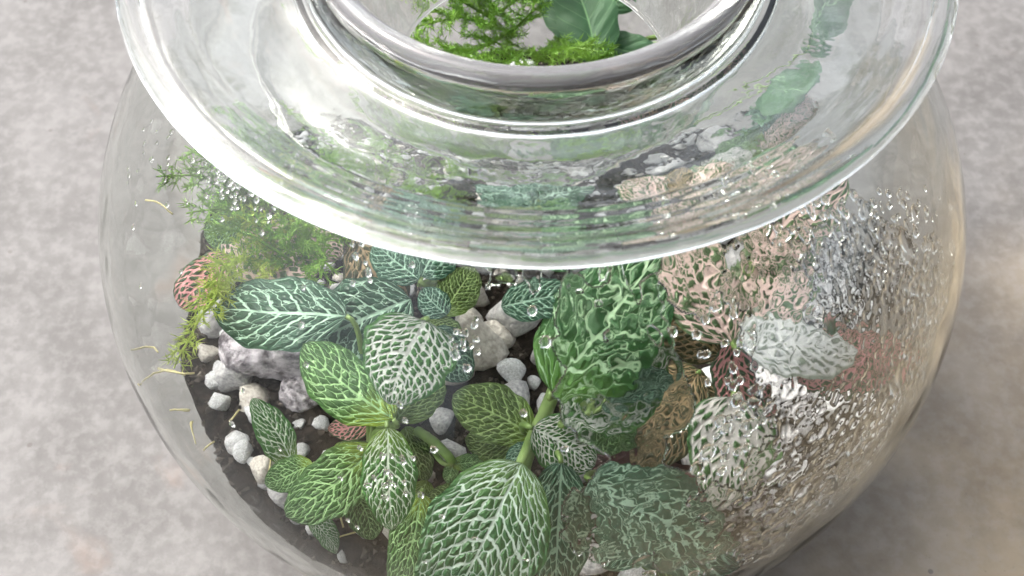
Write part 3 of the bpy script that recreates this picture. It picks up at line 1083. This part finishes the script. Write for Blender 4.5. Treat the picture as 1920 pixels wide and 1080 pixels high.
# dry straw bits
NEEDLES = ['short straw needle lying above the flat white pebble at left', 'curved dry needle across the large mottled rock', 'pale thick straw needle on black soil beside the tiny striped seedling', 'curled dry needle hanging over the tip of the lower left leaf', 'topmost arched needle of the three near the left glass', 'arched yellow needle crossing the starlike spray on the left glass', 'straight yellow needle pointing right from the starlike spray on the left glass', 'arched pale needle on left glass level with the mottled rock', 'upright needle on left glass below the arched pale one', 'thin needle right of the small pale seedling', 'upright needle crossing the pale seedling leaf', 'long needle running down beside the edge of the largest leaf', 'curved needle lying across the lower left leaf', 'short needle below the lower left leaf near its tip', 'single needle on the upper left glass beneath the fern tip', 'faint short needle low on the left glass beside white pebbles']
for i, pts in enumerate([((428, 808), (440, 797), (452, 780)), ((512, 655), (530, 690), (545, 720)), ((640, 1018), (665, 1010), (693, 998)), ((622, 948), (640, 975), (646, 1000)),
                         ((250, 655), (285, 648), (300, 660)), ((268, 720), (300, 690), (352, 700)), ((300, 690), (330, 698), (368, 698)), ((315, 772), (335, 766), (354, 772)),
                         ((362, 790), (364, 810), (365, 835)), ((505, 800), (512, 820), (520, 835)), ((516, 860), (512, 880), (508, 905)), ((728, 1000), (750, 1020), (770, 1045)),
                         ((612, 940), (628, 915), (640, 900)), ((690, 960), (700, 975), (715, 980)), ((270, 375), (300, 380), (325, 400)), ((380, 845), (390, 835), (400, 828))]):
    wallside = pts[0][0] < 400
    q = [at(a, b, (.1 if b < 760 else -.1)) if wallside else on_soil(a, b, .03) for a, b in pts]
    q2 = [q[0], (q[0] + q[1] * 2) / 3, (q[1] * 2 + q[2]) / 3, q[2]]
    c = q[1].copy()
    V, F = tube([v - c for v in q2], .0024, 5)
    o = mesh_obj('straw', V, F, M_STRAW)
    o.location = c
    tag(o, NEEDLES[i], 'dry needle',
        'dry needles on the left glass' if wallside else 'dry needles on the soil')

# ------------------------------------------------------------------ water drops on the inside of the glass
def hit_wall(px, py, rad=.973):
    d = ray(px, py)
    Sx = Vector((1, 1, 1 / H))
    o = Vector((CAMP.x, CAMP.y, CAMP.z / H)) / rad
    dd = Vector((d.x, d.y, d.z / H)) / rad
    A_ = dd.dot(dd); B2 = dd.dot(o); C0 = o.dot(o) - 1
    D_ = B2 * B2 - A_ * C0
    t = (-B2 - math.sqrt(max(D_, 0))) / A_
    return CAMP + d * t


STEP = .0042
az0, az1 = RAD(-185), RAD(8)
th0, th1 = RAD(-38), RAD(54)             # ellipsoid parameter angle
nA, nT = int((az1 - az0) / STEP), int((th1 - th0) / STEP)
azs = np.linspace(az0, az1, nA); ths = np.linspace(th0, th1, nT)
AZ, TT = np.meshgrid(azs, ths, indexing='ij')
RW = .9735
CX, CY_, CZ = RW * np.cos(TT) * np.cos(AZ), RW * np.cos(TT) * np.sin(AZ), (H - (1 - RW)) * np.sin(TT)
SX, SY = CX, CZ
# masks: (px, py, radius px, strength) turned into places on the wall
mask = np.zeros_like(AZ)
for (px, py, rr, s) in [(1130, 620, 110, .52), (1180, 540, 80, .45), (1160, 740, 95, .95), (1290, 510, 65, .6), (1440, 500, 80, .62), (1500, 650, 115, 1), (1620, 640, 100, .7),
                        (1560, 760, 120, .6), (1480, 880, 110, .5), (1180, 960, 110, .85), (1300, 1000, 110, .7), (1390, 760, 40, .4), (960, 520, 70, .5), (1200, 860, 60, .45),  (1440, 430, 50, .5), (1250, 760, 50, .7)]:
    c = hit_wall(px, py)
    R_ = rr * PX
    d2 = (CX - c.x) ** 2 + (CY_ - c.y) ** 2 + (CZ - c.z) ** 2
    mask = np.maximum(mask, s * np.clip(1.25 - d2 / R_ ** 2, 0, 1))
# curly film where drops have run together
ax = AZ / STEP * STEP; 
wx = vnoise(AZ * 20 + 100, TT * 20 + 100, 11) * 1.5; wy = vnoise(AZ * 20 + 300, TT * 20 + 300, 12) * 1.5
n1 = vnoise(AZ * 62 + wx + 500, TT * 62 + wy + 500, 13)
n2 = vnoise(AZ * 31 + wx + 700, TT * 31 + wy + 700, 14)
n3 = vnoise(AZ * 8 + 700, TT * 8 + 900, 15)
nn = n1 * .6 + n2 * .4
thr = 1.02 - .55 * mask - .10 * n3
n0 = vnoise(AZ * 95 + wx * 2 + 50, TT * 95 + wy * 2 + 50, 16)
cov = np.clip((mask + .45 * (n3 - .5) + .35 * (n2 - .5) - .42) * 5, 0, 1)
cov = cov * cov * (3 - 2 * cov)
worm = np.clip((np.abs(n2 - .5) * 5 + np.abs(n1 - .5) * 2.2), 0, 1)
film = (.5 + .6 * np.clip((mask - .8) * 4, 0, 1)) * cov * (.0010 + .0022 * worm + .0022 * n1 * np.clip(mask * 1.6 - .4, .3, 1.2) + .0018 * n2 + .0008 * n0)
film[cov < .01] = 0
hgt = film
# single drops
rng = np.random.default_rng(3)


def stamp(c_az, c_t, r, k=.55, el=1.0):
    ia, it = (c_az - az0) / STEP, (c_t - th0) / STEP
    w = int(r * 1.6 / STEP / max(.5, cos(c_t))) + 2
    a0, a1 = max(0, int(ia) - w), min(nA, int(ia) + w + 1)
    b0, b1 = max(0, int(it) - w), min(nT, int(it) + w + 1)
    if a1 <= a0 or b1 <= b0: return
    da = (AZ[a0:a1, b0:b1] - c_az) * cos(c_t); dt = (TT[a0:a1, b0:b1] - c_t) / el
    q = np.clip(r * r - da * da - dt * dt, 0, None)
    hgt[a0:a1, b0:b1] = np.maximum(hgt[a0:a1, b0:b1], np.sqrt(q) * k)


def drops(px, py, spread, n, r0, r1, el=1.2):
    for _ in range(n):
        c = hit_wall(px + rng.normal() * spread, py + rng.normal() * spread)
        t = math.asin(max(-1, min(1, c.z / (H - (1 - RW)))))
        a = math.atan2(c.y, c.x)
        if a > az1: a -= 2 * pi
        stamp(a, t, r0 + (r1 - r0) * rng.random() ** 2.5, .36, el)


drops(1660, 640, 90, 1100, .006, .013)
drops(1600, 800, 85, 1100, .006, .015)
drops(1500, 520, 80, 500, .006, .012)
drops(1470, 990, 75, 500, .006, .014)
drops(1250, 800, 150, 40, .005, .009)
drops(1650, 480, 60, 200, .005, .010)
drops(600, 600, 260, 16, .003, .006)
drops(900, 800, 260, 18, .003, .006)
drops(260, 290, 50, 50, .003, .006)
drops(1545, 620, 60, 260, .006, .015)
drops(865, 635, 18, 14, .003, .006)
drops(1560, 600, 70, 500, .003, .006)
drops(1680, 520, 60, 400, .003, .005)
drops(430, 340, 26, 60, .002, .0045)
drops(500, 390, 24, 16, .002, .005)
drops(720, 490, 40, 16, .003, .005)
drops(730, 880, 24, 20, .003, .005)
for q in [(1470, 800), (1690, 455), (1555, 612), (1680, 700), (1490, 910), (1510, 930), (1600, 900)]:
    drops(q[0], q[1], 1, 1, .02, .026, 1.8)
# build closed shells where there is water
hgt[0, :] = hgt[-1, :] = 0; hgt[:, 0] = hgt[:, -1] = 0
wet = hgt > 1e-5
NX, NY, NZ = CX, CY_, CZ / (H * H)
nl_ = np.sqrt(NX ** 2 + NY ** 2 + NZ ** 2)
NX, NY, NZ = NX / nl_, NY / nl_, NZ / nl_
back = np.stack([CX, CY_, CZ], -1)
front = np.stack([CX - NX * hgt, CY_ - NY * hgt, CZ - NZ * hgt], -1)
ids = np.arange(nA * nT).reshape(nA, nT)
cell = wet[:-1, :-1] | wet[1:, :-1] | wet[1:, 1:] | wet[:-1, 1:]
fid = np.where(wet, ids + nA * nT, ids)
q = np.argwhere(cell)
i, j = q[:, 0], q[:, 1]
Fb = np.stack([ids[i, j], ids[i + 1, j], ids[i + 1, j + 1], ids[i, j + 1]], 1)
Ff = np.stack([fid[i, j], fid[i, j + 1], fid[i + 1, j + 1], fid[i + 1, j]], 1)
Vall = np.concatenate([back.reshape(-1, 3), front.reshape(-1, 3)])
Fall = np.concatenate([Fb, Ff])
used = np.unique(Fall)
remap = np.zeros(len(Vall), dtype=np.int64)
remap[used] = np.arange(len(used))
w_ = np_mesh('water_droplets', Vall[used], remap[Fall], WT)
tag(w_, 'curly film and beads of condensed water on the inside of the bowl', 'water drops', None, 'stuff')
print('water faces', len(Fall))

# ------------------------------------------------------------------ garden behind the jar, mirrored in the glass
m_bush = mat_plain('bush_leaf', (.03, .12, .03), (.08, .20, .06), .8, .5, .001, .2)
m_bark = mat_plain('bark', (.10, .07, .05), (.18, .14, .10), 1, .8, .002)


def tree(x, y, h, w, label, seed):
    r2 = random.Random(seed)
    t = empty('garden_tree', (x, y, ZF), label, 'tree', 'garden trees beyond the porch')
    V, F = tube([(0, 0, 0), (.3, .1, h * .3), (0, .2, h * .6), (.2, 0, h * .85)], lambda q: .8 - .6 * q, 8)
    mesh_obj('trunk', V, F, m_bark, t)
    V, F = [], []
    cl = [(Vector((r2.gauss(0, .42) * w, r2.gauss(0, .42) * w, h * r2.uniform(.35, 1))), r2.uniform(.25, .5) * w) for _ in range(16)]
    for c, s in cl:
        for _ in range(420):
            d = Vector((r2.gauss(0, 1), r2.gauss(0, 1), r2.gauss(0, .8)))
            p_ = c + d.normalized() * s * r2.random() ** .4
            a = Vector((r2.gauss(0, 1), r2.gauss(0, 1), r2.gauss(0, .5))).normalized() * r2.uniform(.25, .5)
            b = a.orthogonal().normalized() * .18
            k = len(V)
            V.extend([p_ - a, p_ + b, p_ + a, p_ - b])
            F.append((k, k + 1, k + 2, k + 3))
    mesh_obj('crown', V, F, m_bush, t, False)


tree(14, 30, 30, 9, 'broad dark tree behind the jar, mirrored at the right of the rim', 1)
tree(30, 34, 34, 10, 'tall dark tree standing farther to the right behind the jar', 2)
tree(-2, 46, 26, 8, 'smaller tree straight behind the jar', 3)
tree(-26, 52, 24, 8, 'tree at the left end of the garden', 4)

# ------------------------------------------------------------------ to metres
done = set()
for o in bpy.data.objects:
    if o.type in ('CAMERA', 'LIGHT'):
        continue
    o.location = Vector(o.location) * S
    if o.type == 'MESH' and o.data.name not in done:
        done.add(o.data.name)
        o.data.transform(Matrix.Scale(S, 4))
bpy.context.view_layer.update()
